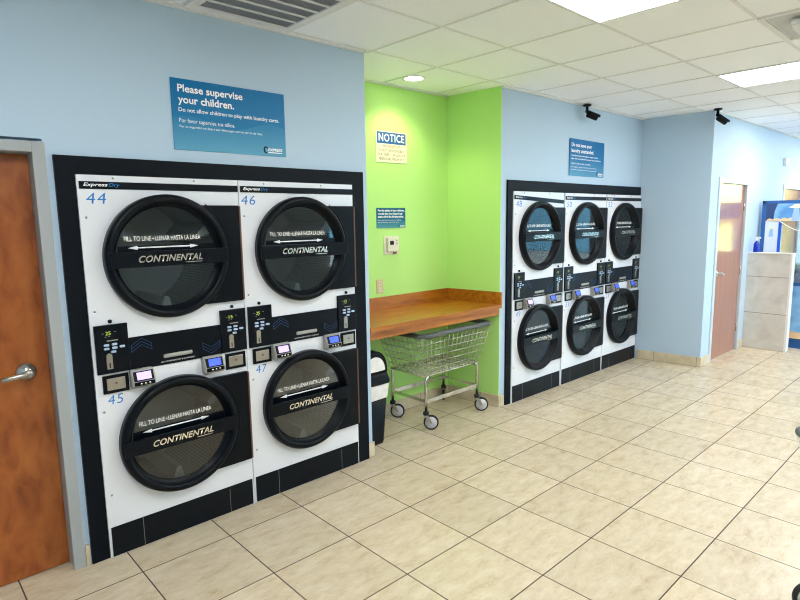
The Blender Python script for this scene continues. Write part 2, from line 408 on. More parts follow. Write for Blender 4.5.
# ------------------------------------------------------------------ doors
scene.cycles.filter_width = 1.1
def door(name, d, y, zt, slab_y, wood, jamb, fw, lever, z_l, hinges=None, proud=.012):
    b = MB()
    b.box(d[0], d[1], slab_y, slab_y + .045, .006, zt)
    slab = b.build(name, M[wood]); slab['kind'] = 'structure'
    f = MB()   # casing and the reveal behind it, one frame
    for x0, x1, r0, r1 in ((d[0] - fw, d[0] - .0, d[0] - .03, d[0] - .003), (d[1], d[1] + fw, d[1] + .003, d[1] + .03)):
        f.box(x0, x1, y - proud, y + .02, 0, zt + fw, .003); f.box(r0, r1, y + .02, slab_y + .05, 0, zt + .003)
    f.box(d[0], d[1], y - proud, y + .02, zt + .004, zt + fw, .003); f.box(d[0] - .0, d[1] + .0, y + .02, slab_y + .05, zt + .004, zt + .03)
    fr = f.build('door_frame', M[jamb], slab)
    # lever handle
    x, s = lever
    h = MB().lathe([(.0, -.034), (.014, -.034), (.024, -.028), (.040, -.012), (.044, -.006), (.044, 0.)], (x, slab_y, z_l), 'Y', 32).build('rose', M['chrome'], slab)
    h = MB(); h.tube([(x, slab_y - .02, z_l), (x, slab_y - .06, z_l)], .013, 12)
    h.tube([(x + s * -.02, slab_y - .062, z_l), (x + s * .03, slab_y - .064, z_l - .002), (x + s * .075, slab_y - .06, z_l - .008), (x + s * .105, slab_y - .055, z_l - .012)], .0125, 12)
    h.ball((x, slab_y - .062, z_l), .021, (1, .7, 1))
    h.build('door_handle', M['steel'], slab)
    if hinges:
        for z in (.28, 1.0, 1.78):
            MB().tube([(hinges, slab_y - .008, z - .05), (hinges, slab_y - .008, z + .05)], .008, 10).build('hinge', M['chrome'], slab)
    return slab
door('door_1', D1, YL, 2.005, YL + .085, 'door', 'jamb', .052, (-.335, -1), 1.008)
door('door_2', D2, YR, 2.035, YR + .02, 'door_red', 'jamb_blue', .065, (6.235, 1), 1.02, hinges=D2[1] + .004)
door('door_3', D3, YR, 2.035, YR + .02, 'door_red', 'jamb_blue', .065, (8.80, 1), 1.02)

# ------------------------------------------------------------------ black surrounds of the dryer banks
def surround(name, x0, x1, xi0, xi1, zt, zi, y0, y1, right=True):
    b = MB()
    b.prism([(x0, y0, 0), (xi0, y0, 0), (xi0, y0, zi), (x0, y0, zt)], (0, y1 - y0, 0))
    top = [(x0, y0, zt), (xi0, y0, zi), (xi1, y0, zi), (x1, y0, zt if right else zt)]
    b.prism(top, (0, y1 - y0, 0))
    if right: b.prism([(xi1, y0, 0), (x1, y0, 0), (x1, y0, zt), (xi1, y0, zi)], (0, y1 - y0, 0))
    return struct(b, name, M['frame'])
surround('trim_2', -.16, 1.645, -.079, 1.547, 2.003, 1.92, YL - .018, YL + .01)
t3 = surround('trim_3', 0., 2.5, .068, 2.5, 2.014, 1.925, -.018, .01, False)
t3.location = (3.272, yc(3.272), 0); t3.rotation_euler = (0, 0, -.0122)

# ------------------------------------------------------------------ stacked dryer
W, H, CX, ZU, ZL = .809, 1.918, .398, 1.517, .566
def panel_with_holes(mb, x0, x1, rows, y, r, n=64):
    for z0, z1, cz in rows:
        ang = sorted({2 * PI * i / n for i in range(n)} | {math.atan2(b_ - cz, a_ - CX) % (2 * PI) for a_ in (x0, x1) for b_ in (z0, z1)})
        def edge(a):
            c, s_ = math.cos(a), math.sin(a); t = 9
            if c > 1e-9: t = min(t, (x1 - CX) / c)
            if c < -1e-9: t = min(t, (x0 - CX) / c)
            if s_ > 1e-9: t = min(t, (z1 - cz) / s_)
            if s_ < -1e-9: t = min(t, (z0 - cz) / s_)
            return (CX + c * t, y, cz + s_ * t)
        A = [mb.bm.verts.new((CX + r * math.cos(a), y, cz + r * math.sin(a))) for a in ang]; B = [mb.bm.verts.new(edge(a)) for a in ang]
        for i in range(len(ang)):
            j = (i + 1) % len(ang); mb.bm.faces.new((A[i], B[i], B[j], A[j]))

def dryer_shared(root):
    b = MB(); panel_with_holes(b, 0, W, [(0, 1.04, ZL), (1.04, H, ZU)], 0, .27)
    dep = .56
    b.poly([(0, 0, 0), (0, dep, 0), (0, dep, H), (0, 0, H)]); b.poly([(W, 0, 0), (W, dep, 0), (W, dep, H), (W, 0, H)])
    b.poly([(0, 0, H), (W, 0, H), (W, dep, H), (0, dep, H)]); b.poly([(0, 0, 0), (W, 0, 0), (W, dep, 0), (0, dep, 0)]); b.poly([(0, dep, 0), (W, dep, 0), (W, dep, H), (0, dep, H)])
    b.build('body', M['white'], root)
    for x, z in ((.028, 1.72), (.028, 1.27), (.03, .765), (.03, .33), (.16, 1.905), (.56, 1.905)):
        MB().lathe([(.0, -.003), (.005, -.0025), (.006, 0)], (x, -.0005, z), 'Y', 12).build('screw', M['steel'], root)
    k = MB(); k.box(.012, .80, -.006, .0, .004, .160, .001); tk = k.build('toe_kick', M['black'], root)
    k = MB(); k.box(.166, .1685, -.0068, -.0061, .006, .159); k.build('seam', M['louvre'], tk); MB().box(.654, .656, -.0068, -.0061, .006, .146).build('seam', M['louvre'], tk)
    k = MB(); k.box(.335, .475, -.012, -.006, .044, .052, .002); k.box(.32, .495, -.010, -.006, .010, .014, .001); k.build('pull_slot', M['plastic'], tk)
    for cz in (ZU, ZL):
        d = MB().lathe([(.316, .001), (.316, -.035), (.309, -.05), (.296, -.056), (.284, -.054), (.277, -.046), (.262, -.006), (.256, -.006), (.256, .001)], (CX, 0, cz), 'Y', 72, close=True).build('door', M['plastic'], root)
        MB().lathe([(.0, -.0085), (.2565, -.0085), (.2565, -.0035), (0, -.0035)], (CX, 0, cz), 'Y', 64, smooth=False).build('glass', M['glass'], d)
        h = MB(); hz0, hz1 = cz - .27, cz + .262
        a0 = math.asin(.262 / .312); a1 = math.asin(.27 / .312)
        arc = [(CX + .312 * math.cos(t), cz + .312 * math.sin(t)) for t in [a0 + (-a1 - a0) * i / 24 for i in range(25)]]
        pts = [(.797, hz1)] + arc + [(.797, hz0)]
        h.prism([(x, -.022, z) for x, z in pts], (0, .0222, 0))
        h.tube([(CX + .338 * math.cos(t), -.022, cz + .338 * math.sin(t)) for t in [-.92 + 1.84 * i / 24 for i in range(25)]], .0025, 6)
        h.build('hinge_panel', M['plastic'], d)
        MB().box(.7975, .806, -.024, .0, hz0 + .004, hz1 - .004).build('hinge', M['rust'], d)
        bz = cz - .005
        MB().box(.092, .70, -.066, -.05, bz - .039, bz + .039, .004).build('handle_bar', M['plastic'], d)
        q = bz + .039; t = bz + .066
        c0 = math.sqrt(.254 ** 2 - (t - cz) ** 2)
        MB().prism([(CX - c0, -.0101, t), (CX + c0, -.0101, t), (CX + .252, -.0101, q - .03), (CX - .252, -.0101, q - .03)], (0, .0008, 0)).build('glass_band', M['panel'], d)
        g = MB(); letter(g, 'FILL TO LINE', .184, .315, cz + .084, cz + .1085, -.0089, bold=.012); letter(g, 'LLENAR HASTA LA LINEA', .334, .572, cz + .084, cz + .1085, -.0089, bold=.012); g.box(.321, .328, -.0089, -.0086, cz + .0915, cz + .0985)
        g.build('fill_line_text', M['print_white'], d)
        g = MB(); z = cz + .051; yy = -.011
        g.prism([(.20, yy, z), (.245, yy, z + .0105), (.245, yy, z + .0035), (.512, yy, z + .0035), (.512, yy, z + .0105), (.557, yy, z), (.512, yy, z - .0105), (.512, yy, z - .0035), (.245, yy, z - .0035), (.245, yy, z - .0105)], (0, .0008, 0))
        g.build('fill_line_arrow', M['print_white'], d)
        g = MB(); letter(g, 'CONTINENTAL', .228, .552, bz - .016, bz + .018, -.0668, shear=.3, bold=.022, spacing=1.05)
        g.box(.46, .548, -.0668, -.066, bz - .0265, bz - .0235)
        g.build('brand_lettering', M['logo'], d)
        # drum seen through the glass
        dr = MB().lathe([(.268, .004), (.292, .02), (.292, .5)], (0, 0, 0), 'Y', 56)
        bmesh.ops.delete(dr.bm, geom=[f for f in dr.bm.faces if len(f.verts) > 8], context='FACES_ONLY')
        dr = dr.build('drum', M['drum'], root, (CX, 0, cz))
        MB().lathe([(.292, .5), (.12, .51), (.0, .51)], (0, 0, 0), 'Y', 40).build('drum_back', M['drum_back'], dr)
        for i in range(3):
            t = 2 * PI * i / 3 + .5; c, s_ = math.cos(t), math.sin(t)
            def P(rr, off, yy): return (rr * c - off * s_, yy, rr * s_ + off * c)
            MB().prism([P(.289, -.035, .05), P(.215, -.012, .05), P(.215, .012, .05), P(.289, .035, .05)], (0, .44, 0)).build('baffle', M['drum_back'], dr)
    # console between the two doors
    bd = MB().box(.165, .657, -.006, .0, .951, 1.121, .001).build('console', M['panel'], root)
    c = MB(); e = MB()
    for i in range(3):
        z = 1.079 - .017 * i; c.tube([(.178, -.0068, z), (.228, -.0068, z + .032), (.278, -.0068, z)], .0011, 4)
        z = 1.034 - .017 * i; e.tube([(.548, -.0068, z), (.598, -.0068, z - .032), (.648, -.0068, z)], .0011, 4)
    c.tube([(.178, -.0068, 1.079), (.178, -.0068, 1.045)], .0011, 4); c.tube([(.278, -.0068, 1.079), (.278, -.0068, 1.045)], .0011, 4)
    e.tube([(.548, -.0068, 1.034), (.548, -.0068, 1.0)], .0011, 4); e.tube([(.648, -.0068, 1.034), (.648, -.0068, 1.0)], .0011, 4)
    c.build('chevron', M['chev'], bd); e.build('chevron', M['chev'], bd)
    MB().box(.333, .487, -.014, -.005, .987, 1.008, .006).build('lint_pull', M['grey'], bd)
    letter(MB(), 'LINT COMPARTMENT MUST BE CLEANED DAILY', .32, .502, .964, .971, -.0068).build('lint_text', M['print_white'], bd)
    for s, digits in ((0., '25'), (.6425, '15')):
        cp = MB().box(.013 + s, .166 + s, -.014, .0, .958, 1.2, .002).build('control_panel', M['panel'], root)
        letter(MB(), digits, .062 + s, .086 + s, 1.15, 1.168, -.0148, bold=.01).build('digits', M['digit'], cp)
        l = MB(); l.box(.066 + s, .117 + s, -.0148, -.0141, 1.119, 1.124)
        l.build('panel_print', M['grey'], cp)
        for x, z in ((.05, 1.159), (.062, 1.142), (.078, 1.144), (.107, 1.164)): MB().box(x + s - .004, x + s + .004, -.0148, -.0141, z - .0012, z + .0012).build('panel_mark', M['grey'], cp)
        for x, z in ((.062, 1.101), (.099, 1.102), (.062, 1.083), (.099, 1.084), (.134, 1.086), (.092, 1.065)):
            MB().box(x + s - .0125, x + s + .0125, -.018, -.013, z - .0058, z + .0058, .0045).build('button', M['key'], cp)
        o = [(.0135 * math.cos(t), .0135 * math.sin(t)) for t in [PI * i / 12 for i in range(13)]]
        sl = MB().prism([(.07 + s + u, -.02, 1.046 + v) for u, v in o] + [(.0565 + s, -.02, .981), (.0835 + s, -.02, .981)], (0, .007, 0)).build('coin_slot', M['steel'], cp)
        MB().box(.067 + s, .073 + s, -.0206, -.0199, .988, 1.012).build('slot', M['dark'], sl)
        MB().lathe([(0, -.012), (.007, -.011), (.0095, -.006), (.0095, 0)], (.09 + s, 0, 1.215), 'Y', 20).build('indicator_knob', M['plastic'], root)
        s2 = 0 if s == 0 else .643
        cb = MB().box(.033 + s2, .154 + s2, -.01, .0, .856, .947, .002).build('coin_box', M['plastic'], root)
        pl = MB().box(.050 + s2, .136 + s2, -.013, -.009, .872, .932, .002).build('coin_door', M['steel'], cb)
        MB().lathe([(0, -.0165), (.005, -.016), (.005, -.0125)], (.093 + s2, 0, .906), 'Y', 14).build('lock', M['rust'], pl)

def card_reader(root, x, screen):
    w = .114
    b = MB().prism([(x, 0, .957), (x, -.03, .957), (x, -.052, .898), (x, -.052, .876), (x, -.032, .862), (x, 0, .862)], (w, 0, 0))
    bmesh.ops.bevel(b.bm, geom=b.bm.edges[:], offset=.004, segments=2, affect='EDGES')
    r = b.build('card_reader', M['grey'], root)
    def on(u, v, o=.0012):    # a point on the sloped face
        a, c = Vector((0, -.0345, .947)), Vector((0, -.0515, .9005)); p = a.lerp(c, v); nrm = Vector((0, -.94, .34))
        return Vector((x + u, p.y, p.z)) + nrm * o
    MB().prism([on(.008, -.02), on(w - .008, -.02), on(w - .008, 1), on(.008, 1)], (0, .003, -.001)).build('bezel', M['plastic'], r)
    MB().prism([on(.024, .1, .0028), on(w - .02, .1, .0028), on(w - .02, .88, .0028), on(.024, .88, .0028)], (0, .0015, -.0005)).build('screen', screen, r)
    k = MB().box(x + .008, x + w - .006, -.054, -.05, .877, .897, .001).build('key_strip', M['plastic'], r)
    for i in range(3):
        MB().lathe([(0, -.0585), (.0055, -.058), (.006, -.053)], (x + .04 + .021 * i, 0, .887), 'Y', 14).build('key', M['chrome'], r)

def dryer_own(root, num_u, num_l, tilt=0., pink=False, num_x=0.):
    hs = MB().box(.009, .807, -.0035, .0, 1.853, 1.888).build('header_strip', M['panel'], root)
    e = letter(MB(), 'Express', .026, .133, 1.8605, 1.8815, -.0043, shear=.28, bold=.02).build('header_white_lettering', M['print_white'], hs)
    letter(MB(), 'Dry', .137, .188, 1.8605, 1.8815, -.0043, shear=.28, bold=.01).build('header_blue_lettering', M['print_blue'], hs)
    if tilt:
        hs.rotation_euler = (0, tilt, 0); hs.location = (1.888 * -math.sin(tilt), 0, (.0) )
    letter(MB(), num_u, .034 - num_x, .122 - num_x, 1.784, 1.836, -.001, shear=.12, bold=-.004, spacing=1.1).build('number', M['print_blue'], root)
    letter(MB(), num_l, .050, .122, .797, .845, -.001, shear=.12, bold=-.004, spacing=1.1).build('number', M['print_blue'], root)
    card_reader(root, .158, M['screen_p'] if pink else M['screen_b'])
    card_reader(root, .535, M['screen_b'])

proto = thing('stacked_dryer', '', 'dryer', group='coin stacked dryers set into the wall')
dryer_shared(proto)
DRY = [(-.077, YL - .024, '44', '45', 0, True, 0., 'white stacked dryer numbered 44 over 45, closest to the brown door'),
       (.7365, YL - .024, '46', '47', 0, True, .022, 'white stacked dryer numbered 46 over 47, left of the green alcove'),
       (3.343, yc(3.343) - .026, '48', '49', .045, True, 0., 'white stacked dryer numbered 48 over 49 with a slanting header strip'),
       (4.164, yc(4.164) - .026, '50', '51', 0, False, 0., 'white stacked dryer numbered 50 over 51, middle of the far three'),
       (4.972, yc(4.972) - .026, '52', '53', 0, False, 0., 'white stacked dryer numbered 52 over 53, against the blue side wall')]
roots = [proto] + [copy_tree(proto) for _ in DRY[1:]]
for r, (x, y, u, l, tilt, pink, nx, lab) in zip(roots, DRY):
    r.location = (x, y, 0); r['label'] = lab
    if x > 3: r.rotation_euler = (0, 0, -.0122); r.scale = (.985, 1, 1)
    dryer_own(r, u, l, tilt, pink, nx)

# ------------------------------------------------------------------ signs
def express_logo(parent, x0, x1, z0, z1, y):
    s = (x1 - x0)
    lg = MB(); letter(lg, 'EXPRESS', x0 + s * .2, x1, z0 + (z1 - z0) * .32, z1 - (z1 - z0) * .18, y, shear=.2, bold=.03)
    lg.box(x0 + s * .22, x1 - s * .02, y, y + .0004, z0, z0 + (z1 - z0) * .16); lg.build('logo_lettering', M['print_white'], parent)
    sw = MB(); c = ((x0 + s * .09), (z0 + z1) / 2); R = (z1 - z0) * .62
    o = [(c[0] + R * .8 * math.cos(t), y, c[1] + R * math.sin(t)) for t in [.4 + 4.6 * i / 18 for i in range(19)]]
    i_ = [(c[0] + R * .12 + R * .42 * math.cos(t), y, c[1] + R * .6 * math.sin(t)) for t in [.5 + 4.4 * i / 18 for i in range(19)]]
    for k in range(18): sw.poly([o[k], o[k + 1], i_[k + 1], i_[k]])
    sw.build('logo_swoosh', M['panel'], parent)

def wall_sign(label, x0, x1, z0, z1, y, lines, m, logo):
    o = tag(MB().box(x0, x1, y - .006, y, z0, z1, .001).build('wall_sign', m), label, 'sign', None)
    for body, a0, a1, c0, c1, bold in lines:
        letter(MB(), body, x0 + a0, x0 + a1, c0, c1, y - .0068, bold=bold).build('lettering', M['print_white'], o)
    express_logo(o, *logo, y - .0069)
    return o
wall_sign('large blue sign reading Please supervise your children above the near dryers', .4, 1.067, 2.066, 2.425, YL, [
    ('Please supervise', .034, .40, 2.347, 2.397, .022), ('your children.', .034, .345, 2.291, 2.342, .022),
    ('Do not allow children to play with laundry carts.', .034, .625, 2.254, 2.281, .012),
    ('Por favor supervise sus ni\u00f1os.', .034, .345, 2.199, 2.227, 0.), ('Por su seguridad no deje a sus ni\u00f1os jugar con los carros de ropa.', .034, .515, 2.176, 2.192, 0.)], M['sign'], (.922, 1.043, 2.083, 2.116))
M['sign2'] = sign_print('far_sign_print', 2.085, 2.437, (0, 106, 166), (84, 152, 190))
wall_sign('blue sign reading Do not leave your laundry unattended above far dryers', 4.250, 4.928, 2.088, 2.443, .258, [
    ('Do not leave your', .03, .42, 2.358, 2.405, .022), ('laundry unattended.', .03, .46, 2.303, 2.35, .022),
    ('Attendant reserves the right to empty machine', .03, .55, 2.272, 2.292, .014), ('after wash is completed if customer not in attendance.', .03, .62, 2.243, 2.263, .014),
    ('Vigile su ropa en todo momento.', .03, .40, 2.196, 2.218, .0), ('El encargado se reserva el derecho de vaciar la lavadora', .03, .53, 2.166, 2.18, 0.), ('al terminar el lavado si el cliente no est\u00e1 presente.', .03, .52, 2.14, 2.154, 0.)], M['sign2'], (4.783, 4.905, 2.103, 2.137))
M['sign3'] = sign_print('small_sign_print', 1.60, 1.785, (6, 100, 140), (90, 160, 175), )
wall_sign('small teal sign about keeping children off folding tables, above the thermostat', 2.262, 2.585, 1.618, 1.784, YA, [
    ('For the safety of your children,', .012, .312, 1.75, 1.772, .03), ('we ask that you please keep', .012, .288, 1.724, 1.746, .03), ('them off of the folding tables.', .012, .302, 1.699, 1.721, .03),
    ('Por la seguridad de sus ni\u00f1os, les pedimos', .012, .272, 1.677, 1.688, .0), ('que no los dejen subir a las mesas.', .012, .25, 1.66, 1.671, .0)], M['sign3'], (2.505, 2.575, 1.623, 1.641))
nx0, nx1, nz0, nz1 = 2.268, 2.612, 2.155, 2.405
o = tag(MB().box(nx0, nx1, YA - .005, YA, nz0, nz1, .001).build('notice_sign', M['notice']), 'cream and blue NOTICE sign high on the green alcove wall', 'sign')
MB().box(nx0 + .012, nx1 - .012, YA - .0056, YA - .005, 2.305, nz1 - .008).build('header', M['notice_blue'], o)
letter(MB(), 'NOTICE', nx0 + .03, nx1 - .03, 2.322, 2.384, YA - .0062, bold=.01, spacing=1.08).build('header_lettering', M['print_white'], o)
t = MB()
for s, z, w in (('MANAGEMENT', 2.274, .19), ('IS NOT RESPONSIBLE', 2.240, .28), ('FOR THEFT OR LOSS OF', 2.206, .305), ('PERSONAL PROPERTY', 2.172, .285)):
    letter(t, s, (nx0 + nx1) / 2 - w / 2, (nx0 + nx1) / 2 + w / 2, z, z + .022, YA - .0056, bold=.0)
t.build('notice_text', M['brown_print'], o)

# thermostat and outlet
o = thing('thermostat', 'cream thermostat in a clear guard on the green alcove wall', 'thermostat', (2.42, YA, 1.466))
MB().box(-.085, .085, -.008, .001, -.07, .085, .004).build('back_plate', M['ivory'], o)
MB().box(-.062, .062, -.032, -.008, -.045, .07, .005).build('housing', M['ivory'], o)
MB().box(-.04, .002, -.0335, -.0322, .012, .045).build('screen', M['panel'], o)
for z in (.045, .02): MB().box(.03, .044, -.035, -.032, z - .005, z + .005, .001).build('button', M['grey'], o)
MB().box(.01, .04, -.028, -.008, -.066, -.05, .002).build('lock', M['rust'], o)
o = thing('wall_outlet', 'tan double wall outlet just above the folding counter', 'outlet', (2.283, YA, 1.134))
MB().box(-.035, .035, -.006, -.0005, -.06, .06, .002).build('cover_plate', M['tan'], o)
for z in (.026, -.026):
    s = MB().box(-.017, .017, -.008, -.006, z - .017, z + .017, .001).build('socket', M['ivory'], o)
    k = MB()
    for x in (-.006, .006): k.box(x - .0015, x + .0015, -.0086, -.008, z - .002, z + .008)
    k.box(-.002, .002, -.0086, -.008, z - .011, z - .007); k.build('slots', M['dark'], s)

# ------------------------------------------------------------------ folding counter in the alcove
o = thing('folding_counter', 'oak laminate folding counter filling the green alcove', 'counter', (0, 0, 0))
def slab(y0, y1, z0, z1, g=.001, x0=None):
    return MB().prism([(x0(y0) if x0 else XA0 + .001, y0, z0), (xa(y0) - g, y0, z0), (xa(y1) - g, y1, z0), (x0(y1) if x0 else XA0 + .001, y1, z0)], (0, 0, z1 - z0))
slab(YL - .01, YA - .02, .905, .938).build('countertop', M['oak'], o)
slab(YA - .02, YA - .001, .905, 1.045).build('backsplash', M['oak'], o)
slab(YL - .012, YA - .0205, .9385, 1.045, x0=lambda y: xa(y) - .021).build('side_splash', M['oak'], o)
slab(YL + .014, YL + .034, .843, .905, .003).build('apron', M['oak'], o)
slab(YA - .03, YA - .001, .83, .9045, .003).build('wall_cleat', M['oak'], o)

# ------------------------------------------------------------------ laundry cart
def make_cart(label, loc, rz, swivel):
    root = thing('laundry_cart', label, 'cart', loc, rz, 'wire laundry carts')
    zb, zt = .44, .772
    bx0, bx1, by = -.335, .335, .2; tx0, tx1, ty = -.425, .425, .262
    def at(u, v, h):    # point on the tapering basket: u,v in -1..1
        k = (h - zb) / (zt - zb); ax = bx1 + (tx1 - bx1) * k; ay = by + (ty - by) * k
        return (u * ax, v * ay, h)
    w = MB()
    for i in range(7):
        h = zb + (zt - zb) * i / 6
        w.tube([at(-1, -1, h), at(1, -1, h), at(1, 1, h), at(-1, 1, h)], .0028 if i else .006, 6, cyclic=True)
    nx, ny = 16, 9
    for i in range(nx + 1):
        u = -1 + 2 * i / nx
        for v in (-1, 1): w.tube([at(u, v, zb), at(u, v, zt)], .0023, 5)
        w.tube([at(u, -1, zb), at(u, 1, zb)], .0034, 5)
    for i in range(1, ny):
        v = -1 + 2 * i / ny
        for u in (-1, 1): w.tube([at(u, v, zb), at(u, v, zt)], .0023, 5)
        w.tube([at(-1, v, zb), at(1, v, zb)], .0034, 5)
    w.build('basket', M['wire'], root)
    # rubber bumper rail round the rim
    r = MB(); R = .05; path = []
    for cx, cy, a in ((tx1 - R, ty - R, 0), (-tx1 + R, ty - R, PI / 2), (-tx1 + R, -ty + R, PI), (tx1 - R, -ty + R, 1.5 * PI)):
        for i in range(7):
            t = a + PI / 2 * i / 6; path.append((cx + R * math.cos(t), cy + R * math.sin(t), zt + .012))
    r.tube(path, .024, 12, cyclic=True)
    for v in r.bm.verts: v.co.z = zt + .012 + (v.co.z - zt - .012) * .85
    r.build('bumper_rail', M['grail'], root)
    # chrome base: four legs, stretchers
    f = MB(); lx, ly = .32, .2
    for sx in (-1, 1):
        path = [(sx * (lx - .04), -ly, zb - .008), (sx * (lx - .012), -ly, zb - .012), (sx * lx, -ly, zb - .035), (sx * lx, -ly, .135)]
        f.tube(path, .0125, 10); f.tube([(x, -y, z) for x, y, z in path], .0125, 10)
    for sy in (-1, 1):
        f.box(-lx, lx, sy * ly - .005, sy * ly + .005, .215, .250)
    for sx in (-1, 1): f.box(sx * lx - .005, sx * lx + .005, -ly, ly, .222, .246)
    f.build('base_frame', M['chrome'], root)
    for sx in (-1, 1):
        for sy in (-1, 1):
            a = swivel + (math.radians(85) if (sx, sy) == (1, 1) else 0.)
            c = MB(); x, y = sx * lx, sy * ly; dx, dy = math.cos(a) * .04, math.sin(a) * .04
            c.lathe([(.018, .124), (.02, .118), (.016, .112)], (x, y, 0), 'Z', 20)
            n = Vector((-math.sin(a), math.cos(a), 0)) * .02
            for s in (-1, 1):
                p = Vector((x, y, 0)) + n * s; e = Vector((x + dx, y + dy, .06)) + n * s; t = Vector((math.cos(a), math.sin(a), 0))
                q = [p - t * .016 + Vector((0, 0, .118)), p + t * .022 + Vector((0, 0, .118)), e + t * .012, e - t * .012 ]
                c.prism(q, n * .15 * s)
            c.tube([Vector((x + dx, y + dy, .06)) - n * 1.2, Vector((x + dx, y + dy, .06)) + n * 1.2], .006, 8)
            cst = c.build('caster', M['steel'], root)
            MB().lathe([(.016, .152), (.024, .148), (.025, .124), (.018, .1235)], (x, y, 0), 'Z', 20).build('stem_cover', M['rubber'], cst)
            wh = MB().lathe([(.049, -.012), (.058, -.012), (.0615, -.006), (.0615, .006), (.058, .012), (.049, .012)], (0, 0, 0), 'Y', 36, close=True)
            wh = wh.build('tyre', M['rubber'], cst, (x + dx, y + dy, .0617), (0, 0, a))
            MB().lathe([(0, -.014), (.016, -.0135), (.02, -.009), (.0495, -.011), (.0495, .011), (.02, .009), (.016, .0135), (0, .014)], (0, 0, 0), 'Y', 28).build('hub', M['hub'], cst, (x + dx, y + dy, .0617), (0, 0, a))
    return root
make_cart('wire laundry cart with grey rail parked under the folding counter', (2.655, .548, 0), 0., math.radians(-46))

# ------------------------------------------------------------------ waste bin
o = thing('waste_bin', 'black swing-top waste bin with white bag under the counter', 'bin', (1.825, .505, 0))
def rrect(w, d, r, z, n=6):
    p = []
    for cx, cy, a in ((w - r, d - r, 0), (-w + r, d - r, PI / 2), (-w + r, -d + r, PI), (w - r, -d + r, 1.5 * PI)):
        for i in range(n + 1):
            t = a + PI / 2 * i / n; p.append((cx + r * math.cos(t), cy + r * math.sin(t), z))
    return p
def loft(mb, rings, cap0=True, cap1=True):
    V = [[mb.bm.verts.new(p) for p in r] for r in rings]; n = len(rings[0])
    for A, B in zip(V, V[1:]):
        for i in range(n):
            f = mb.bm.faces.new((A[i], A[(i + 1) % n], B[(i + 1) % n], B[i])); f.smooth = True
    if cap0: mb.bm.faces.new(V[0][::-1])
    if cap1: mb.bm.faces.new(V[-1])
    return mb
loft(MB(), [rrect(.094, .12, .03, 0), rrect(.098, .124, .03, .02), rrect(.122, .152, .035, .475)]).build('body', M['plastic'], o)
bag = MB(); rg = []
for j, (z, g) in enumerate(((.362, .003), (.385, .008), (.43, .009), (.482, .008))):
    ring = rrect(.118 + g + (z - .43) * .05, .148 + g + (z - .43) * .05, .035, z)
    rg.append([(x * (1 + .012 * math.sin(7 * i + j)), y * (1 + .012 * math.cos(5 * i + 2 * j)), zz + (.008 * math.sin(3 * i) if j == 0 else 0)) for i, (x, y, zz) in enumerate(ring)])
loft(bag, rg, False, False).build('bin_bag', M['bag'], o)
lid = MB(); loft(lid, [rrect(.135, .165, .038, .478), rrect(.137, .167, .04, .50), rrect(.127, .157, .04, .535), rrect(.122, .15, .04, .565)])
def arch(w, h, z, n=22): return [(w * math.cos(PI - PI * i / n), z + h * math.sin(PI * i / n) ** .85) for i in range(n + 1)]
lid.prism([(x, -.135, z) for x, z in arch(.12, .165, .563)], (0, .27, 0))
bmesh.ops.bevel(lid.bm, geom=[e for e in lid.bm.edges if len(e.link_faces) == 2 and e.calc_face_angle(0) > 1.2 and e.verts[0].co.z > .57], offset=.006, segments=2, affect='EDGES')
lid.build('lid', M['plastic'], o)
fl = MB(); fl.prism([(x, -.141 + (z - .575) * .05, z) for x, z in arch(.092, .11, .575)], (0, .02, 0)); fl.build('swing_flap', M['bag'], o)['label'] = 'pale swing flap'

# ------------------------------------------------------------------ ceiling fittings
for k in (-4, 0, 4, 8, 12):
    for y, far in ((GY - 4 * GS, False), (GY - 8 * GS, True)):
        x = GX + GS * k
        place = {(0, False): 'large flat ceiling light panel nearest the camera, over the middle of the room', (4, False): 'flat ceiling light panel beyond the white air diffuser'}.get((k, far), 'flat ceiling light panel farther round the room')
        o = thing('ceiling_light', place, 'light', (x, y, ZC), 0, 'ceiling light panels')
        f = MB()
        for a in ((0, .6221, 0, .02), (0, .6221, 1.2242, 1.2442), (0, .02, .02, 1.2242), (.6021, .6221, .02, 1.2242)): f.box(a[0], a[1], a[2], a[3], -.009, 0)
        f.build('frame', M['whitepaint'], o)
        MB().box(.02, .6021, .02, 1.2242, -.006, -.001).build('diffuser', M['troffer'], o)
o = thing('ceiling_vent', 'square white ceiling grille with wide dark slots above the sign', 'vent', (GX - 2 * GS, GY - GS, ZC))
f = MB(); e = .055
f.box(0, .6221, 0, e, -.012, 0, .003); f.box(0, .6221, .6221 - e, .6221, -.012, 0, .003); f.box(0, e, e, .6221 - e, -.012, 0, .003); f.box(.6221 - e, .6221, e, .6221 - e, -.012, 0, .003)
f.build('frame', M['whitepaint'], o)
MB().box(e, .6221 - e, e, .6221 - e, -.003, -.0005).build('mesh_screen', M['grille'], o)
for k in range(1, 5):
    y = e + (.6221 - 2 * e) * k / 5; MB().box(e, .6221 - e, y - .007, y + .007, -.012, -.003, .002).build('bar', M['whitepaint'], o)
w = MB()
for k in range(46):
    x = e + (.6221 - 2 * e) * (k + .5) / 46; w.box(x - .0025, x + .0025, e, .6221 - e, -.006, -.003)
w.build('louvres', M['louvre'], o)
o = thing('air_diffuser', 'white ceiling air diffuser with plastic deflector at right edge', 'vent', (GX + 2 * GS, GY - 4 * GS, ZC))
f = MB()
for a in ((0, .6221, 0, .03), (0, .6221, .5921, .6221), (0, .03, .03, .5921), (.5921, .6221, .03, .5921)): f.box(a[0], a[1], a[2], a[3], -.01, 0, .002)
f.build('frame', M['whitepaint'], o)
loft(MB(), [[(.03, .03, -.008), (.58, .03, -.008), (.58, .58, -.008), (.03, .58, -.008)], [(.14, .14, -.002), (.47, .14, -.002), (.47, .47, -.002), (.14, .47, -.002)]]).build('cone', M['grille'], o)
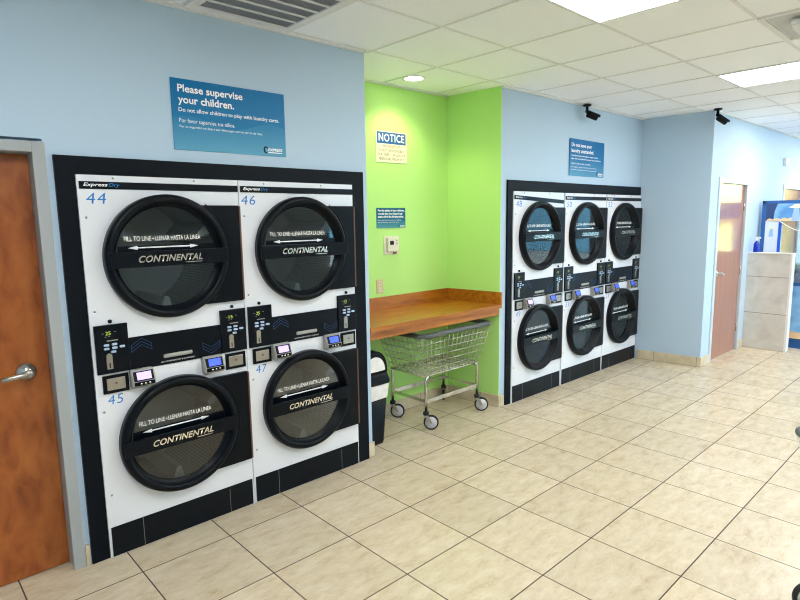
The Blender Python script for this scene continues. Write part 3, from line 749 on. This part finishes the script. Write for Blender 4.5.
f = MB(); f.prism([(.10, .08, -.02), (.58, .08, -.02), (.58, .08, -.05), (.54, .08, -.07), (.16, .08, -.07), (.10, .08, -.05)], (0, .40, 0))
bmesh.ops.bevel(f.bm, geom=f.bm.edges[:], offset=.008, segments=2, affect='EDGES'); f.build('deflector', M['whitepaint'], o)
for y in (.16, .36): MB().box(.05, .11, y, y + .04, -.03, -.009, .003).build('clip', M['clear'], o)
o = thing('recessed_downlight', 'round recessed downlight in the alcove ceiling', 'light', (2.43, .545, ZC))
MB().lathe([(.09, -.001), (.092, -.006), (.075, -.008), (.068, -.002)], (0, 0, 0), 'Z', 40, close=True).build('trim_ring', M['whitepaint'], o)
MB().lathe([(.069, -.0015), (.069, -.005), (.0, -.008)], (0, 0, 0), 'Z', 40).build('lens', M['downlight'], o)

def camera_thing(label, loc, aim):
    o = thing('security_camera', label, 'camera', loc, 0, 'black security cameras')
    MB().lathe([(.04, 0), (.04, -.01), (.033, -.016), (.0, -.016)], (0, 0, 0), 'Z', 28).build('mount', M['black'], o)
    MB().tube([(0, 0, -.012), (0, 0, -.06)], .014, 14).ball((0, 0, -.064), .019).build('bracket', M['black'], o)
    d = Vector(aim).normalized(); q = d.to_track_quat('Y', 'Z').to_euler()
    p = Vector((0, 0, -.083)) + d * .012
    MB().lathe([(.0, -.012), (.027, -.01), (.032, 0.), (.032, .095), (.029, .099), (.029, .094), (.0, .092)], (0, 0, 0), 'Y', 28).build('housing', M['black'], o, p, q)
    h = MB(); out = [(.0355 * math.cos(t), .0355 * math.sin(t)) for t in [.0 + PI * i / 14 for i in range(15)]]; inn = [(.033 * math.cos(t), .033 * math.sin(t)) for t in [PI - PI * i / 14 for i in range(15)]]
    h.prism([(x, -.006, z) for x, z in out + inn], (0, .12, 0)); h.build('sunshade', M['black'], o, p, q)
    MB().lathe([(.015, .0925), (.013, .097), (.0, .099)], (0, 0, 0), 'Y', 20).build('lens', M['lens'], o, p, q)
camera_thing('black security camera on ceiling above the unattended-laundry sign', (4.44, .19, ZC - .012), (.75, -.6, -.36))
camera_thing('black security camera at the outer corner of the blue wall', (5.775, -.545, ZC - .0), (.73, -.55, -.52))

# ------------------------------------------------------------------ far right: half wall, claw machine, bottle, sensor
HX, HY0, HY1, HZ = 7.29, -.97, YR, 1.215
struct(MB().box(HX, HX + .11, HY0 + .018, HY1 - .001, 0, HZ - .012), 'wall_half', M['half'])
b = MB(); b.box(HX - .004, HX + .114, HY0 - .004, HY0 + .018, 0, HZ - .012); b.box(HX - .008, HX + .118, HY0 - .008, HY1 - .001, HZ - .012, HZ, .002)
struct(b, 'trim_4', M['whitepaint'])
o = thing('spray_bottle', 'small blue spray bottle standing on the half wall', 'bottle', (HX + .055, -.565, HZ))
MB().lathe([(.0, .0), (.038, .001), (.042, .01), (.042, .12), (.03, .15), (.016, .165), (.016, .175), (0, .175)], (0, 0, 0), 'Z', 28).build('bottle', M['bottle'], o)
h = MB().lathe([(.018, .172), (.018, .19), (.012, .195), (.012, .21), (0, .21)], (0, 0, 0), 'Z', 18); h.box(-.012, .012, -.055, .03, .205, .232, .004)
h.prism([(-.006, -.04, .206), (-.006, -.028, .206), (-.006, -.022, .165), (-.006, -.03, .165)], (.012, 0, 0)); h.build('trigger', M['whitepaint'], o); o.scale = (.78, .78, .82)
tag(MB().box(8.56, 8.72, YR - .035, YR - .0005, 2.35, 2.45, .006).build('wall_sensor', M['whitepaint']), 'small white sensor box high on the right-hand wall', 'sensor')

cx, cy0, cy1 = 7.62, -1.42, -.525
o = thing('claw_machine', 'blue claw machine with saucer artwork behind the tiled half wall', 'arcade machine', (cx, 0, 0))
c = MB(); D = .85
c.box(0, D, cy0, cy1, .0, .10); c.box(.03, D, cy0, cy1, .10, .80); c.box(0, .06, cy1 - .045, cy1, .10, 1.85); c.box(0, .06, cy0, cy0 + .045, .10, 1.85)
c.box(D - .06, D, cy1 - .045, cy1, .8, 1.85); c.box(D - .06, D, cy0, cy0 + .045, .8, 1.85); c.box(0, D, cy0, cy1, 1.82, 1.853); c.box(0, .06, cy0 + .045, cy1 - .045, .79, .83)
c.build('cabinet', M['cabinet'], o)
MB().box(.004, .02, cy0 + .045, cy1 - .045, 1.60, 1.82).build('header_panel', M['night'], o)
hp = o.children[-1]
MB().prism([(.003, cy1 - .13, 1.60), (.003, cy0 + .05, 1.60), (.003, cy0 + .05, 1.815), (.003, cy1 - .17, 1.815), (.003, cy1 - .14, 1.72)], (.0008, 0, 0)).build('sky_art', M['art'], hp)
MB().prism([(.002, cy1 - .05, 1.60)] + [(.002, cy1 - .05 - .02 * i, 1.612 + .018 * math.sin(i * .8) ** 2 + .001 * i) for i in range(1, 20)] + [(.002, cy1 - .45, 1.60)], (.0008, 0, 0)).build('dune_art', M['sand'], hp)
def saucer(x, y, z, s, par):
    pts = [(x, y + s * u, z + s * v) for u, v in ((-1, 0), (-.45, .28), (-.3, .5), (.3, .5), (.45, .28), (1, 0), (.5, -.1), (-.5, -.1))]
    MB().prism(pts, (.0008, 0, 0)).build('saucer_art', M['saucer'], par)
    MB().prism([(x, y + s * .3, z - .1 * s), (x, y + s * .55, z - 2. * s), (x, y - s * .55, z - 2. * s), (x, y - s * .3, z - .1 * s)], (.0008, 0, 0)).build('beam_art', M['beam'], par)
saucer(.0012, cy1 - .37, 1.765, .085, hp)
sp = MB().box(.012, .02, cy1 - .19, cy1 - .045, .83, 1.60).build('side_art_panel', M['sideart'], o)
saucer(.0108, cy1 - .115, 1.50, .05, sp)
MB().box(.008, .04, cy1 - .225, cy1 - .19, .83, 1.575, .004).build('inner_post', M['post'], o)
MB().box(D - .02, D - .014, cy0 + .045, cy1 - .045, .8, 1.82).build('back_glass', M['clear'], o)
MB().box(.07, D - .07, cy1 - .012, cy1 - .006, .8, 1.82).build('side_glass', M['clear'], o)
MB().box(.07, D - .07, cy0 + .006, cy0 + .012, .8, 1.82).build('side_glass', M['clear'], o)
MB().box(.08, D - .08, cy0 + .08, cy0 + .12, 1.795, 1.815).build('added_light_strip', M['troffer'], o)  # unseen light strips added to brighten the cabinet inside
MB().box(.08, D - .08, cy1 - .12, cy1 - .08, 1.795, 1.815).build('added_light_strip', M['troffer'], o)
MB().box(.024, .028, cy0 + .045, cy1 - .225, .83, 1.60).build('front_glass', M['clear'], o)
MB().tube([(.0, cy1 - .2 - .5 * i / 16, 1.60 - .125 * math.sin(PI * i / 16)) for i in range(17)], .006, 6).build('garland', M['whitepaint'], o)
dp = MB().box(.012, .03, cy0 + .045, cy1 - .045, .12, .79).build('lower_panel', M['art'], o)
MB().prism([(.011, cy1 - .06, .12), (.011, cy0 + .06, .12)] + [(.011, cy0 + .06 + .09 * i, .20 + .02 * (i % 2)) for i in range(0, 9)], (.0008, 0, 0)).build('dune_art', M['sand'], dp)
MB().prism([(.011, cy1 - .10 - .03 * i, .62 - .02 * i + .05 * math.sin(i * .9)) for i in range(7)] + [(.011, cy1 - .29, .48), (.011, cy1 - .12, .55)], (.0008, 0, 0)).build('planet_art', M['saucer'], dp)
MB().box(.0, .03, -1.36, -1.16, .14, .36, .01).build('prize_door', M['plastic'], o)
MB().box(.2, .26, -1.0, -.94, 1.6, 1.82).tube([(.23, -.97, 1.6), (.23, -.97, 1.42)], .008).build('claw_arm', M['chrome'], o)
MB().box(.032, D - .02, cy0 + .045, cy1 - .046, .80, .815).build('prize_floor', M['whitepaint'], o)
toys = [(.14, -.80, 'toy_b', 'blue'), (.14, -.98, 'toy_w', 'white'), (.15, -1.16, 'toy_g', 'green'), (.36, -.88, 'toy_g', 'mint green'), (.36, -1.07, 'toy_o', 'orange')]
for i, (x, y, m, nm) in enumerate(toys):
    t = thing('plush_toy', nm + ' plush toy lying inside the claw machine ' + ('behind the glass' if x < .2 else 'in the second row'), 'toy', (cx + x, y, .815), random.uniform(-.6, .6), 'plush toys in the claw machine')
    MB().ball((0, 0, .075), .075, (1, 1.05, 1)).ball((-.05, .06, .03), .03).ball((-.05, -.06, .03), .03).build('body', M[m], t)
    MB().ball((-.01, 0, .17), .06).ball((-.0, .045, .225), .022).ball((-.0, -.045, .225), .022).build('head', M[m], t)

# ------------------------------------------------------------------ the cart whose rail corner and caster show at the right edge
make_cart('wire laundry cart at the right edge, only its rail corner and one caster showing', (2.104, -2.682, 0), math.radians(-43), math.radians(180))

# ------------------------------------------------------------------ light
wd = bpy.data.worlds.new('sky'); scene.world = wd; wd.use_nodes = True
bg = wd.node_tree.nodes['Background']; bg.inputs['Color'].default_value = (.72, .86, 1., 1); bg.inputs['Strength'].default_value = 8.0
def lamp(name, kind, loc, energy, rot=(0, 0, 0), **kw):
    l = bpy.data.lights.new(name, kind); l.energy = energy
    for k, v in kw.items(): setattr(l, k, v)
    o = bpy.data.objects.new(name, l); COL.objects.link(o); o.location = loc; o.rotation_euler = rot; return o
s = lamp('sunlight', 'SUN', (0, 0, 10), 14., angle=.01); s.rotation_euler = Vector((.8, -.08, -.6)).to_track_quat('-Z', 'Y').to_euler()
lamp('downlight_beam', 'SPOT', (2.43, .545, ZC - .012), 26, (0, 0, 0), spot_size=math.radians(130), spot_blend=.6, color=(1, .93, .55), shadow_soft_size=.06)

# ------------------------------------------------------------------ camera
F, yaw, pitch, roll = 567.84, .8221946, -.1414855, -.0146407
f = Vector((math.cos(yaw) * math.cos(pitch), math.sin(yaw) * math.cos(pitch), math.sin(pitch)))
r = Vector((math.sin(yaw), -math.cos(yaw), 0)); u = r.cross(f)
r2 = r * math.cos(roll) + u * math.sin(roll); u2 = u * math.cos(roll) - r * math.sin(roll)
cd = bpy.data.cameras.new('camera'); cam = bpy.data.objects.new('camera', cd); COL.objects.link(cam)
cd.sensor_width = 36; cd.lens = F * 36 / 800; cd.clip_start = .05
mx = Matrix((r2, u2, -f)).transposed().to_4x4(); mx.translation = Vector((-.8113, -2.7486, 1.6908)); cam.matrix_world = mx
scene.camera = cam
vs = scene.view_settings; vs.view_transform = 'Standard'; vs.look = 'None'; vs.gamma = 1.; vs.exposure = .42; vs.use_curve_mapping = False
scene.cycles.max_bounces = 10; scene.cycles.diffuse_bounces = 6; scene.cycles.sample_clamp_indirect = 8; scene.cycles.use_denoising = True
